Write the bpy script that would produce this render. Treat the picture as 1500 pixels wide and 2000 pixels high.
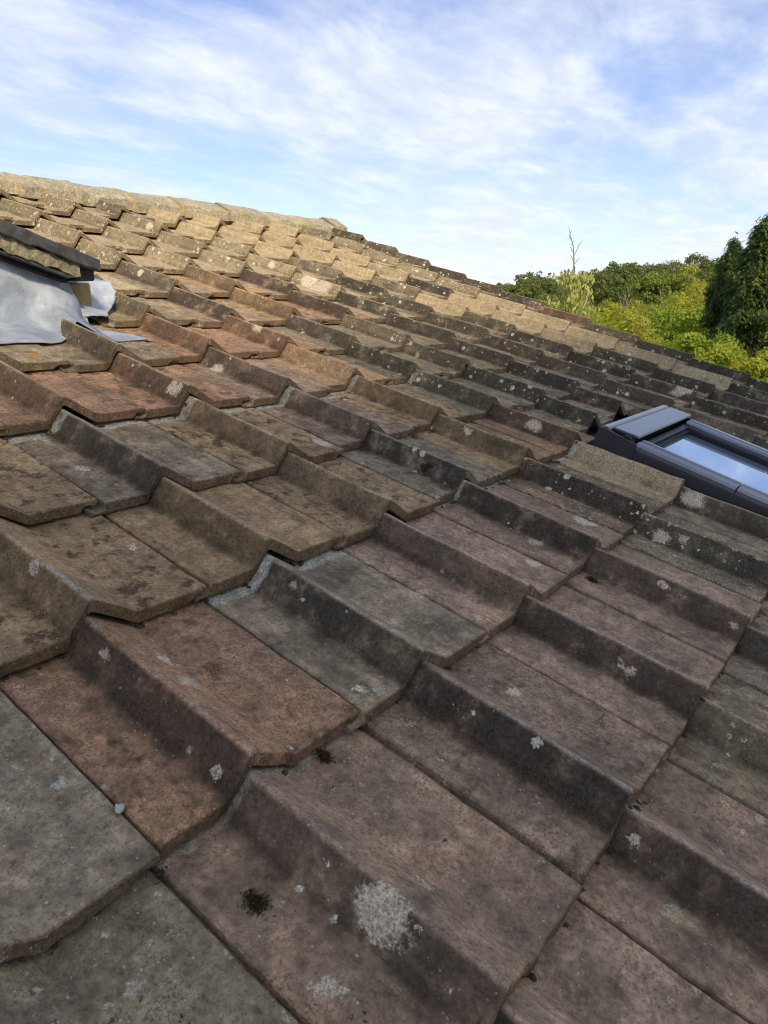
import bpy, math, random
import numpy as np
from mathutils import Matrix, Vector

random.seed(7)
rng = np.random.default_rng(11)
scene = bpy.context.scene
COL = scene.collection
for o in list(bpy.data.objects):
    bpy.data.objects.remove(o)

# ------------------------------------------------------------------ camera
PITCH = math.radians(17.5048)                     # pitch of the tiled slope
cp, sp = math.cos(PITCH), math.sin(PITCH)
def RW(u, v, w=0.0):                              # roof coords (along ridge, up slope, off slope) -> world
    return Vector((u, v * cp - w * sp, v * sp + w * cp))

cam_data = bpy.data.cameras.new('camera')
cam = bpy.data.objects.new('camera', cam_data)
COL.objects.link(cam)
right = Vector((0.610248, -0.792210, 0.0)).normalized()
fwd = Vector((0.760470, 0.585798, -0.280224)).normalized()
up = right.cross(fwd).normalized()
m = Matrix((right, up, -fwd)).transposed().to_4x4()
m.translation = Vector((-0.718361, -0.190413, 0.537093))
cam.matrix_world = m
cam_data.sensor_fit = 'VERTICAL'
cam_data.sensor_height = 36.0
cam_data.lens = 1390.894 / 2000.0 * 36.0
cam_data.clip_start = 0.02
cam_data.clip_end = 3000.0
cam_data.dof.use_dof = False
cam_data.dof.focus_distance = 1.75
cam_data.dof.aperture_fstop = 20.0
scene.camera = cam
scene.cycles.filter_width = 1.1
scene.cycles.max_bounces = 4
scene.cycles.diffuse_bounces = 2
scene.cycles.glossy_bounces = 2
scene.cycles.transmission_bounces = 2

# ------------------------------------------------------------------ light
SUN_EL = math.radians(40.0)
SUN_AZ = math.radians(-58.0)                      # the sun stands behind the camera, well round to the eaves side
sun_dir = Vector((-math.cos(SUN_EL) * math.cos(SUN_AZ), math.cos(SUN_EL) * math.sin(SUN_AZ), math.sin(SUN_EL)))
sun_data = bpy.data.lights.new('sun', 'SUN')
sun_data.energy = 2.05
sun_data.angle = math.radians(7.0)
sun_data.color = (1.0, 0.86, 0.66)
sun = bpy.data.objects.new('sun', sun_data)
COL.objects.link(sun)
sun.rotation_euler = sun_dir.to_track_quat('Z', 'Y').to_euler()

scene.view_settings.view_transform = 'Standard'
scene.view_settings.look = 'None'
scene.view_settings.exposure = 1.12
scene.view_settings.gamma = 1.0
scene.view_settings.use_curve_mapping = False

# node helper -------------------------------------------------------
class G:
    def __init__(self, tree):
        self.t = tree; self.n = tree.nodes; self.l = tree.links
    def put(self, sock, val):
        if isinstance(val, bpy.types.NodeSocket):
            self.l.new(val, sock)
        elif val is not None:
            if isinstance(val, (tuple, list)) and sock.type == 'RGBA' and len(val) == 3:
                val = (*val, 1.0)
            sock.default_value = val
    def node(self, kind, ins=None, **attrs):
        nd = self.n.new(kind)
        for k, v in attrs.items():
            setattr(nd, k, v)
        for k, v in (ins or {}).items():
            self.put(nd.inputs[k], v)
        return nd
    def math(self, op, a, b=None, c=None, clamp=False):
        nd = self.n.new('ShaderNodeMath'); nd.operation = op; nd.use_clamp = clamp
        self.put(nd.inputs[0], a)
        if b is not None: self.put(nd.inputs[1], b)
        if c is not None: self.put(nd.inputs[2], c)
        return nd.outputs[0]
    def vmath(self, op, a, b=None, out=0):
        nd = self.n.new('ShaderNodeVectorMath'); nd.operation = op
        self.put(nd.inputs[0], a)
        if b is not None:
            self.put(nd.inputs['Scale' if op == 'SCALE' else 1], b)
        return nd.outputs[out]
    def noise(self, vec, scale, detail=4.0, rough=0.55, dist=0.0, out=0):
        nd = self.node('ShaderNodeTexNoise', {'Vector': vec, 'Scale': scale, 'Detail': detail, 'Roughness': rough, 'Distortion': dist})
        return nd.outputs[out]
    def smooth(self, x, a, b):
        nd = self.n.new('ShaderNodeMapRange'); nd.interpolation_type = 'SMOOTHSTEP'
        self.put(nd.inputs[0], x); self.put(nd.inputs[1], a); self.put(nd.inputs[2], b)
        nd.inputs[3].default_value = 0.0; nd.inputs[4].default_value = 1.0
        return nd.outputs[0]
    def lin(self, x, a, b, c, d):
        nd = self.n.new('ShaderNodeMapRange')
        for i, v in enumerate((x, a, b, c, d)): self.put(nd.inputs[i], v)
        return nd.outputs[0]
    def mix(self, fac, a, b, blend='MIX'):
        nd = self.n.new('ShaderNodeMix'); nd.data_type = 'RGBA'; nd.blend_type = blend
        self.put(nd.inputs[0], fac); self.put(nd.inputs[6], a); self.put(nd.inputs[7], b)
        return nd.outputs[2]
    def attr(self, name, kind='OBJECT', out='Fac'):
        nd = self.n.new('ShaderNodeAttribute'); nd.attribute_type = kind; nd.attribute_name = name
        return nd.outputs[out]

def new_mat(name):
    mt = bpy.data.materials.new(name); mt.use_nodes = True
    g = G(mt.node_tree); bsdf = mt.node_tree.nodes['Principled BSDF']
    return mt, g, bsdf

# ------------------------------------------------------------------ sky
world = bpy.data.worlds.new('World'); scene.world = world; world.use_nodes = True
wg = G(world.node_tree)
bg = world.node_tree.nodes['Background']
sky = wg.node('ShaderNodeTexSky', sky_type='NISHITA', sun_disc=False, sun_elevation=SUN_EL,
              sun_rotation=math.atan2(sun_dir.x, sun_dir.y), altitude=120.0, air_density=1.0, dust_density=0.25, ozone_density=1.6)
dirv = wg.node('ShaderNodeTexCoord').outputs['Generated']
sep = wg.node('ShaderNodeSeparateXYZ', {0: dirv})
zc = wg.math('ADD', wg.math('MAXIMUM', sep.outputs[2], 0.0), 0.16)
cx = wg.math('DIVIDE', sep.outputs[0], zc); cy = wg.math('DIVIDE', sep.outputs[1], zc)
cpos = wg.node('ShaderNodeCombineXYZ', {0: cx, 1: cy, 2: 0.0}).outputs[0]
warp = wg.noise(cpos, 1.3, 3.0, 0.5, 0.0, 1)
cpos2 = wg.vmath('ADD', cpos, wg.vmath('SCALE', wg.vmath('SUBTRACT', warp, (0.5, 0.5, 0.5)), 0.32))
rotm = wg.node('ShaderNodeMapping', {'Vector': cpos2, 'Rotation': (0, 0, math.radians(40)), 'Scale': (0.75, 1.3, 1.0), 'Location': (4.4, 2.2, 0)}).outputs[0]
n1 = wg.noise(rotm, 1.2, 6.0, 0.55)
n2 = wg.noise(rotm, 5.2, 6.0, 0.6)
n3 = wg.noise(cpos2, 0.5, 2.0, 0.5)
dens = wg.math('ADD', wg.math('MULTIPLY', n1, 0.60), wg.math('ADD', wg.math('MULTIPLY', n2, 0.22), wg.math('MULTIPLY', n3, 0.25)))
cl = wg.smooth(dens, 0.415, 0.67)
cl = wg.math('ADD', wg.math('MULTIPLY', cl, 0.76), 0.08)
hz = wg.math('SUBTRACT', 1.0, wg.smooth(sep.outputs[2], 0.0, 0.34))
cl = wg.math('ADD', cl, wg.math('MULTIPLY', wg.math('MULTIPLY', hz, wg.lin(n1, 0.3, 0.7, 0.25, 0.8)), wg.math('SUBTRACT', 1.0, cl)))
skyc = wg.mix(1.0, sky.outputs[0], (0.84, 0.87, 1.08), 'MULTIPLY')
cloudc = wg.mix(wg.smooth(n2, 0.35, 0.75), (5.2, 5.5, 6.3), (6.4, 6.65, 7.2))
wcol = wg.mix(cl, skyc, cloudc)
wg.l.new(wcol, bg.inputs[0]); bg.inputs[1].default_value = 0.074

# ------------------------------------------------------------------ object helpers
def mesh_obj(name, verts, faces, mat, parent=None, smooth=False):
    me = bpy.data.meshes.new(name)
    me.from_pydata([tuple(map(float, v)) for v in verts], [], faces)
    me.update()
    if smooth:
        me.polygons.foreach_set('use_smooth', [True] * len(me.polygons))
    if mat is not None: me.materials.append(mat)
    o = bpy.data.objects.new(name, me); COL.objects.link(o)
    if parent is not None: o.parent = parent
    return o
def empty(name, loc=(0, 0, 0), parent=None):
    o = bpy.data.objects.new(name, None); COL.objects.link(o); o.location = loc
    o.empty_display_size = 0.2
    if parent is not None: o.parent = parent
    return o
def tag(o, label, cat=None, group=None):
    o['label'] = label
    if cat: o['category'] = cat
    if group: o['group'] = group
    return o
def box_vf(x0, x1, y0, y1, z0, z1, fn=lambda x, y, z: (x, y, z)):
    v = [fn(x, y, z) for z in (z0, z1) for y in (y0, y1) for x in (x0, x1)]
    f = [(0, 2, 3, 1), (4, 5, 7, 6), (0, 1, 5, 4), (2, 6, 7, 3), (0, 4, 6, 2), (1, 3, 7, 5)]
    return v, f
def join_vf(parts):
    V, F = [], []
    for v, f in parts:
        b = len(V); V += list(v); F += [tuple(i + b for i in q) for q in f]
    return V, F
def bevel(o, width, seg=2, angle=40):
    md = o.modifiers.new('bevel', 'BEVEL'); md.width = width; md.segments = seg
    md.limit_method = 'ANGLE'; md.angle_limit = math.radians(angle); md.harden_normals = False
    return o
def grid_obj(name, P, mat, parent=None, smooth=True, thick=0.0):
    ny, nx = len(P), len(P[0])
    V = [p for row in P for p in row]
    F = [(j * nx + i, j * nx + i + 1, (j + 1) * nx + i + 1, (j + 1) * nx + i) for j in range(ny - 1) for i in range(nx - 1)]
    o = mesh_obj(name, V, F, mat, parent, smooth)
    if thick:
        md = o.modifiers.new('thickness', 'SOLIDIFY'); md.thickness = thick; md.offset = 0.0
    return o

# ------------------------------------------------------------------ materials
def simple(name, col, rough=0.8, var=0.15, scale=12.0, metallic=0.0, bump=0.0, bscale=200.0, spec=0.3):
    mt, g, b = new_mat(name)
    co = g.node('ShaderNodeTexCoord').outputs['Object']
    n = g.noise(co, scale, 6.0, 0.6)
    k = g.lin(n, 0.25, 0.75, 1.0 - var, 1.0 + var)
    c = g.mix(1.0, (*col, 1), g.node('ShaderNodeCombineColor', {0: k, 1: k, 2: k}).outputs[0], 'MULTIPLY')
    g.put(b.inputs['Base Color'], c); b.inputs['Roughness'].default_value = rough
    b.inputs['Metallic'].default_value = metallic; b.inputs['Specular IOR Level'].default_value = spec
    if bump:
        bn = g.noise(co, bscale, 4.0, 0.6)
        bp_ = g.node('ShaderNodeBump', {'Height': bn, 'Strength': 1.0, 'Distance': bump})
        g.put(b.inputs['Normal'], bp_.outputs[0])
    return mt

def make_tile_mat():
    mt, g, b = new_mat('weathered_concrete_tile')
    oi = g.node('ShaderNodeObjectInfo')
    co = g.node('ShaderNodeTexCoord').outputs['Object']
    rnd = oi.outputs['Random']
    offs = g.node('ShaderNodeCombineXYZ', {0: g.math('MULTIPLY', rnd, 37.0), 1: g.math('MULTIPLY', rnd, 91.0), 2: g.math('MULTIPLY', rnd, 13.0)}).outputs[0]
    q = g.vmath('ADD', co, offs)
    s = g.node('ShaderNodeSeparateXYZ', {0: co}); X, Y, Z = s.outputs
    c1 = oi.outputs['Color']; c2 = g.attr('second_tone', out='Color')
    # weather mottling between the two tones
    gr = g.noise(q, 620.0, 2.0, 0.6)
    gr2 = g.noise(q, 300.0, 2.0, 0.6)
    gsum = g.math('ADD', g.math('MULTIPLY', g.math('SUBTRACT', gr, 0.5), 0.32), g.math('MULTIPLY', g.math('SUBTRACT', gr2, 0.5), 0.42))
    big = g.math('ADD', g.noise(q, 10.0, 6.0, 0.70), gsum)
    col = g.mix(g.smooth(big, 0.38, 0.70), c1, c2)
    # streaks that run down the slope
    stq = g.vmath('MULTIPLY', q, (55.0, 5.0, 30.0))
    stn = g.noise(stq, 1.0, 2.0, 0.6)
    kk = g.lin(stn, 0.25, 0.75, 0.72, 1.28)
    col = g.mix(0.75, col, g.mix(1.0, col, g.node('ShaderNodeCombineColor', {0: kk, 1: kk, 2: kk}).outputs[0], 'MULTIPLY'))
    med = g.noise(q, 55.0, 4.0, 0.65)
    kk = g.lin(med, 0.25, 0.75, 0.60, 1.40)
    col = g.mix(0.85, col, g.mix(1.0, col, g.node('ShaderNodeCombineColor', {0: kk, 1: kk, 2: g.math('MULTIPLY', kk, 0.98)}).outputs[0], 'MULTIPLY'))
    # dark biofilm, deepened on the steep flank to paint in its shade
    alg_shade = g.attr('algae_shade')
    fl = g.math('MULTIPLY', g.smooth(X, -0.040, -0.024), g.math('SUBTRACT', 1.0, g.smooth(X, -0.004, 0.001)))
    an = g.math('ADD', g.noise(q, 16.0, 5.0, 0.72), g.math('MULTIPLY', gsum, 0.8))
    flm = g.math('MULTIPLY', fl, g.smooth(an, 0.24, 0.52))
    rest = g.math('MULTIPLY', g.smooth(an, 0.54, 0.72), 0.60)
    am = g.math('MULTIPLY', g.math('MAXIMUM', flm, rest), alg_shade, clamp=True)
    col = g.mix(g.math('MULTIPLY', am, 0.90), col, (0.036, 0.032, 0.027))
    # soil and moss dust caught in the foot of the roll and behind the joints
    dirt = g.math('MULTIPLY', g.smooth(g.math('ADD', g.noise(q, 30.0, 4.0, 0.7), g.math('MULTIPLY', gsum, 0.5)), 0.50, 0.66), g.attr('dirt'))
    pan = g.math('SUBTRACT', 1.0, g.smooth(Z, -0.044, -0.030))
    col = g.mix(g.math('MULTIPLY', dirt, pan), col, (0.120, 0.082, 0.048))
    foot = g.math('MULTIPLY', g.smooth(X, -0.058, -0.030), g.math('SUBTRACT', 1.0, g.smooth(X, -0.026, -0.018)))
    col = g.mix(g.math('MULTIPLY', g.math('MULTIPLY', foot, g.smooth(an, 0.40, 0.60)), g.math('MULTIPLY', alg_shade, 0.75)), col, (0.062, 0.045, 0.030))
    ck = g.math('MULTIPLY', g.smooth(g.noise(q, 85.0, 3.0, 0.7), 0.655, 0.69), g.smooth(g.noise(q, 11.0, 2.0, 0.5), 0.46, 0.62))
    col = g.mix(g.math('MULTIPLY', ck, 0.8), col, (0.040, 0.030, 0.021))
    # clean pale strip at the head where the tile above has slipped
    hw = g.attr('head')
    hn = g.math('ADD', Y, g.math('MULTIPLY', g.math('SUBTRACT', g.noise(q, 35.0, 2.0, 0.6), 0.5), 0.02))
    ha = g.attr('head_at')
    hm = g.smooth(hn, g.math('SUBTRACT', g.math('SUBTRACT', ha, 0.004), hw), g.math('SUBTRACT', g.math('ADD', ha, 0.004), hw))
    col = g.mix(g.math('MULTIPLY', g.math('MULTIPLY', hm, g.smooth(g.noise(q, 13.0, 2.0, 0.6), 0.26, 0.44)), g.math('MULTIPLY', g.smooth(hw, 0.001, 0.012), 0.9)), col, g.mix(g.smooth(med, 0.35, 0.65), (0.36, 0.36, 0.29), (0.58, 0.58, 0.53)))
    # worn line along the crest
    wl = g.math('SUBTRACT', 1.0, g.smooth(g.math('ABSOLUTE', g.math('SUBTRACT', X, 0.004)), 0.001, 0.008))
    wm = g.math('MULTIPLY', g.math('MULTIPLY', wl, g.smooth(g.noise(q, 22.0, 4.0, 0.6), 0.40, 0.62)), g.attr('wear'))
    col = g.mix(g.math('MULTIPLY', wm, 0.85), col, (0.42, 0.40, 0.37))
    # rough browner broken edge at the lower end
    fe = g.math('SUBTRACT', 1.0, g.smooth(Y, 0.0005, 0.0035))
    col = g.mix(g.math('MULTIPLY', g.math('MULTIPLY', fe, 0.72), g.attr('broken_edge')), col, g.mix(g.noise(q, 90.0, 5.0, 0.7), (0.055, 0.038, 0.025), (0.25, 0.185, 0.115)))
    # lichen: small pale discs of two sizes, ragged outlines
    lich = g.attr('lichen')
    rag = g.vmath('SCALE', g.vmath('SUBTRACT', g.noise(q, 260.0, 1.0, 0.7, 0.0, 1), (0.5, 0.5, 0.5)), 0.010)
    ql = g.vmath('ADD', q, rag)
    def discs(scale, rmin, rmax, bias, ring):
        v = g.node('ShaderNodeTexVoronoi', {'Vector': ql, 'Scale': scale})
        sc = g.node('ShaderNodeSeparateColor', {0: v.outputs['Color']})
        r = g.lin(sc.outputs[1], 0.0, 1.0, rmin, rmax)
        d = v.outputs['Distance']
        inside = g.math('SUBTRACT', 1.0, g.smooth(d, g.math('MULTIPLY', r, 0.75), r))
        if ring:
            hole = g.math('MULTIPLY', g.math('GREATER_THAN', lich, 0.25), g.math('SUBTRACT', 1.0, g.smooth(d, g.math('MULTIPLY', r, 0.35), g.math('MULTIPLY', r, 0.6))))
            inside = g.math('MULTIPLY', inside, g.math('SUBTRACT', 1.0, g.math('MULTIPLY', hole, g.math('GREATER_THAN', sc.outputs[2], 0.6))))
        on = g.math('GREATER_THAN', sc.outputs[0], g.math('SUBTRACT', 1.0, g.math('MULTIPLY', lich, bias)))
        return g.math('MULTIPLY', inside, on)
    lm = g.math('MAXIMUM', discs(40.0, 0.15, 0.44, 0.50, True), g.math('MAXIMUM', discs(95.0, 0.15, 0.45, 0.45, False), discs(22.0, 0.10, 0.34, 0.16, True)))
    patchy = g.math('MULTIPLY', g.smooth(g.noise(q, 14.0, 3.0, 0.5), 0.36, 0.50), g.lin(fl, 0.0, 1.0, 0.55, 1.0))
    col = g.mix(g.math('MULTIPLY', g.math('MULTIPLY', lm, patchy), 0.95), col, g.mix(g.smooth(g.noise(q, 6.0, 1.0, 0.5), 0.52, 0.62), g.mix(gr2, (0.42, 0.42, 0.36), (0.78, 0.78, 0.70)), (0.50, 0.47, 0.27)))
    # single large lichen rosettes and dark moss tufts
    rag2 = g.vmath('SCALE', g.vmath('SUBTRACT', g.noise(q, 48.0, 4.0, 0.75, 0.0, 1), (0.5, 0.5, 0.5)), 0.042)
    pco = g.vmath('ADD', co, rag2)
    grainn = gr2
    for nm, cc, soft in (('rosette_a', (0.64, 0.57, 0.45), 0.30), ('rosette_b', (0.54, 0.48, 0.38), 0.15), ('rosette_c', g.mix(g.attr('orange'), (0.52, 0.46, 0.36), (0.50, 0.24, 0.03)), 0.15), ('tuft', (0.020, 0.016, 0.012), 0.5)):
        d = g.vmath('LENGTH', g.vmath('MULTIPLY', g.vmath('SUBTRACT', pco, g.attr(nm, out='Vector')), (1.0, 0.8, 1.0)), out=1)
        r = g.attr(nm + '_size')
        mk = g.math('SUBTRACT', 1.0, g.smooth(d, g.math('MULTIPLY', r, soft), r))
        mk = g.smooth(g.math('ADD', mk, g.math('MULTIPLY', g.math('SUBTRACT', grainn, 0.5), 0.7)), 0.22, 0.90)
        mk = g.math('MULTIPLY', mk, g.math('GREATER_THAN', r, 0.0005))
        col = g.mix(g.math('MULTIPLY', mk, 0.85), col, cc)
    # sand grain
    gr3 = g.noise(q, 150.0, 1.0, 0.5)
    kk = g.lin(g.math('ADD', gr, g.math('ADD', g.math('MULTIPLY', g.math('SUBTRACT', gr2, 0.5), 1.1), g.math('MULTIPLY', g.math('SUBTRACT', gr3, 0.5), 0.5))), 0.20, 0.80, 0.40, 1.60)
    col = g.mix(0.85, col, g.mix(1.0, col, g.node('ShaderNodeCombineColor', {0: kk, 1: kk, 2: kk}).outputs[0], 'MULTIPLY'))
    sv = g.node('ShaderNodeTexVoronoi', {'Vector': q, 'Scale': 230.0})
    svc = g.node('ShaderNodeSeparateColor', {0: sv.outputs['Color']})
    sm = g.math('MULTIPLY', g.math('LESS_THAN', sv.outputs['Distance'], g.math('MULTIPLY', svc.outputs[1], 0.34)), g.math('GREATER_THAN', svc.outputs[0], 0.90))
    sm = g.math('MULTIPLY', sm, g.math('SUBTRACT', 1.0, g.math('MULTIPLY', am, 0.8)))
    pit = g.math('MULTIPLY', g.math('LESS_THAN', sv.outputs['Distance'], g.math('MULTIPLY', svc.outputs[1], 0.36)), g.math('LESS_THAN', svc.outputs[0], 0.10))
    col = g.mix(g.math('MULTIPLY', pit, 0.35), col, (0.045, 0.036, 0.028))
    col = g.mix(g.math('MULTIPLY', sm, 0.8), col, (0.56, 0.49, 0.38))
    col = g.mix(1.0, col, (1.10, 1.03, 0.92), 'MULTIPLY')
    g.put(b.inputs['Base Color'], col)
    b.inputs['Roughness'].default_value = 0.93
    b.inputs['Specular IOR Level'].default_value = 0.25
    h = g.math('ADD', g.math('MULTIPLY', gr, 0.5), g.math('ADD', g.math('MULTIPLY', g.noise(q, 190.0, 2.0, 0.65), 0.8), g.math('MULTIPLY', med, 1.2)))
    bm_ = g.node('ShaderNodeBump', {'Height': h, 'Strength': 1.0, 'Distance': 0.0028})
    g.put(b.inputs['Normal'], bm_.outputs[0])
    return mt
M_TILE = make_tile_mat()

def make_lead_mat():
    mt, g, b = new_mat('lead_sheet')
    co = g.node('ShaderNodeTexCoord').outputs['Object']
    n = g.noise(co, 9.0, 7.0, 0.65, 0.5); n2 = g.noise(co, 55.0, 6.0, 0.7)
    c = g.mix(g.smooth(n, 0.35, 0.68), (0.29, 0.335, 0.385), (0.52, 0.555, 0.58))
    c = g.mix(g.math('MULTIPLY', g.smooth(n2, 0.56, 0.72), 0.5), c, (0.13, 0.13, 0.13))
    c = g.mix(g.math('MULTIPLY', g.smooth(g.noise(co, 16.0, 6.0, 0.7), 0.56, 0.75), 0.45), c, (0.30, 0.27, 0.20))
    g.put(b.inputs['Base Color'], c)
    b.inputs['Metallic'].default_value = 0.2
    b.inputs['Roughness'].default_value = 0.62
    rid = g.math('ABSOLUTE', g.math('SUBTRACT', g.noise(co, 7.0, 2.0, 0.5), 0.5))
    h = g.math('ADD', g.math('MULTIPLY', g.math('MINIMUM', rid, 0.05), 3.0), g.math('ADD', g.math('MULTIPLY', g.noise(co, 11.0, 2.0, 0.5), 0.9), g.math('MULTIPLY', n2, 0.25)))
    g.put(b.inputs['Normal'], g.node('ShaderNodeBump', {'Height': h, 'Strength': 0.7, 'Distance': 0.006}).outputs[0])
    return mt
M_LEAD = make_lead_mat()
M_MORTAR = simple('bedding_mortar', (0.27, 0.235, 0.145), 0.95, 0.6, 45.0, bump=0.006, bscale=120.0)
M_MORTAR_Y = simple('ochre_mortar', (0.40, 0.31, 0.13), 0.95, 0.35, 30.0, bump=0.0015, bscale=180.0)
M_VERGE = simple('grey_slate_verge', (0.075, 0.075, 0.072), 0.9, 0.5, 35.0, bump=0.0015, bscale=220.0)
M_FRAME = simple('dark_grey_aluminium', (0.055, 0.057, 0.060), 0.38, 0.08, 20.0, metallic=0.35, spec=0.5)
M_HOOD = simple('grey_coated_aluminium', (0.225, 0.235, 0.25), 0.24, 0.08, 20.0, metallic=0.6, spec=0.5)
M_RUBBER = simple('black_rubber', (0.012, 0.012, 0.013), 0.6, 0.2)
M_DARK = simple('dark_batten_felt', (0.02, 0.018, 0.016), 0.95, 0.3)  # near-black felt colour for the roof deck and dormer body
M_BRICK = simple('buff_render', (0.66, 0.60, 0.50), 0.95, 0.2, 4.0)
M_TIMBER = simple('brown_timber', (0.10, 0.065, 0.04), 0.85, 0.3, 8.0)
mt, g, b = new_mat('coated_glazing')
b.inputs['Base Color'].default_value = (0.55, 0.68, 0.82, 1); b.inputs['Metallic'].default_value = 0.8; b.inputs['Roughness'].default_value = 0.015
b.inputs['IOR'].default_value = 2.6; b.inputs['Specular IOR Level'].default_value = 0.5
M_GLASS = mt

# ------------------------------------------------------------------ house and its roof
W = 0.30
VROW = {j - 3: v for j, v in enumerate([-0.9034, -0.6014, -0.2994, 0.0026, 0.3083, 0.6181, 0.895, 1.1991, 1.4861, 1.778, 2.0767, 2.3725, 2.6687, 2.9565, 3.2588, 3.5548])}
SAGC = [0.00099, 0.0051928, -0.0020214, -6.6e-05, -0.0147948, 0.0019909, 0.00040567, 0.0027229, -0.00034879, 0.0013348]
def sag(u, v):
    return sum(c * t for c, t in zip(SAGC, (1, u, v, u * u, u * v, v * v, u ** 3, u * u * v, u * v * v, v ** 3)))
OFF = {'-1,0': (-0.0014, -0.0014), '0,0': (0.0024, 0.0032), '1,0': (-0.0006, -0.0004), '2,0': (0.0002, 0.0002), '-1,1': (0.0015, 0.0058), '0,1': (-0.0049, -0.0022), '1,1': (-0.0111, -0.007), '2,1': (-0.0016, -0.0043), '3,1': (0.0059, 0.0001), '-1,2': (-0.0004, 0.001), '0,2': (0.006, 0.0011), '1,2': (0.0022, -0.0049), '2,2': (0.0043, 0.008), '3,2': (0.0176, 0.0115), '4,2': (0.0174, 0.0072), '0,3': (-0.0013, -0.0083), '1,3': (-0.0116, -0.0131), '2,3': (0.0188, 0.0087), '3,3': (0.0173, 0.0161), '4,3': (0.0127, 0.0122), '0,4': (0.0019, 0.0042), '1,4': (0.0052, 0.0018), '2,4': (-0.0127, -0.0112), '3,4': (0.0102, 0.0132), '4,4': (0.0002, 0.0058), '5,4': (-0.0094, -0.01), '1,5': (-0.0119, -0.0127), '2,5': (0.0027, 0.0061), '3,5': (0.0021, 0.0029), '4,5': (-0.0087, -0.0116), '2,6': (-0.0008, 0.0031), '3,6': (-0.0127, -0.0128), '4,6': (0.0114, -0.0026), '3,7': (-0.0018, -0.0052), '4,7': (0.0264, 0.0212), '3,8': (0.0068, 0.0196), '4,8': (0.0133, 0.0126), '5,8': (0.0106, 0.0144), '6,8': (-0.0018, -0.0044), '7,8': (-0.0137, -0.0207), '11,8': (-0.0094, -0.0005), '4,9': (-0.0058, -0.0142), '5,9': (0.0055, 0.0039), '6,9': (0.0275, 0.0247), '7,9': (0.0309, 0.0282), '8,9': (-0.0122, -0.0067), '9,9': (-0.0258, -0.0135), '11,9': (-0.002, -0.0012), '3,9': (-0.0092, -0.0079), '5,10': (0.0281, 0.0333), '6,10': (0.0077, 0.0048), '7,10': (0.0133, 0.0081), '8,10': (0.0249, 0.0248), '9,10': (0.0021, 0.0008), '10,10': (0.0215, 0.013), '11,10': (-0.0145, -0.0087), '4,11': (-0.0355, -0.0497), '5,11': (0.0252, 0.0354), '6,11': (-0.0105, -0.0203), '7,11': (0.0003, 0.0113), '8,11': (-0.0122, -0.0207), '9,11': (-0.0083, -0.0154), '10,11': (-0.022, -0.0298), '11,11': (-0.0263, -0.0337), '11,7': (0.0395, 0.0305), '11,6': (0.033, 0.0237), '11,5': (0.0266, 0.0194), '11,4': (-0.0119, 0.0028), '11,3': (-0.0165, 0.0055), '11,2': (-0.0303, -0.0198), '5,3': (-0.0179, -0.0044), '6,3': (-0.0036, -0.0002), '7,3': (0.0365, 0.016), '6,4': (-0.0303, -0.0249), '7,4': (-0.0235, -0.0096), '8,4': (-0.0163, -0.0076), '5,5': (-0.0335, -0.0254), '6,5': (-0.0307, -0.0302), '7,5': (-0.023, -0.0109), '8,5': (0.0161, 0.0169)}

STEP, THK, TLEN = 0.024, 0.0196, 0.372
TILT = math.atan(STEP / 0.298)
PAN = -0.0449
KX = [-0.15, -0.0275, -0.0015, 0.0045, 0.073, 0.30]
KZ = [PAN, PAN, 0.0, 0.0, PAN, PAN]
def tile_top(x):                                      # rounded sawtooth roll
    x = np.asarray(x, float); z = 0
    for k, wt in zip(np.linspace(-0.0026, 0.0026, 7), (1, 2, 3, 3, 3, 2, 1)):
        z = z + wt / 15.0 * np.interp(x + k, KX, KZ)
    return z

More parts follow.
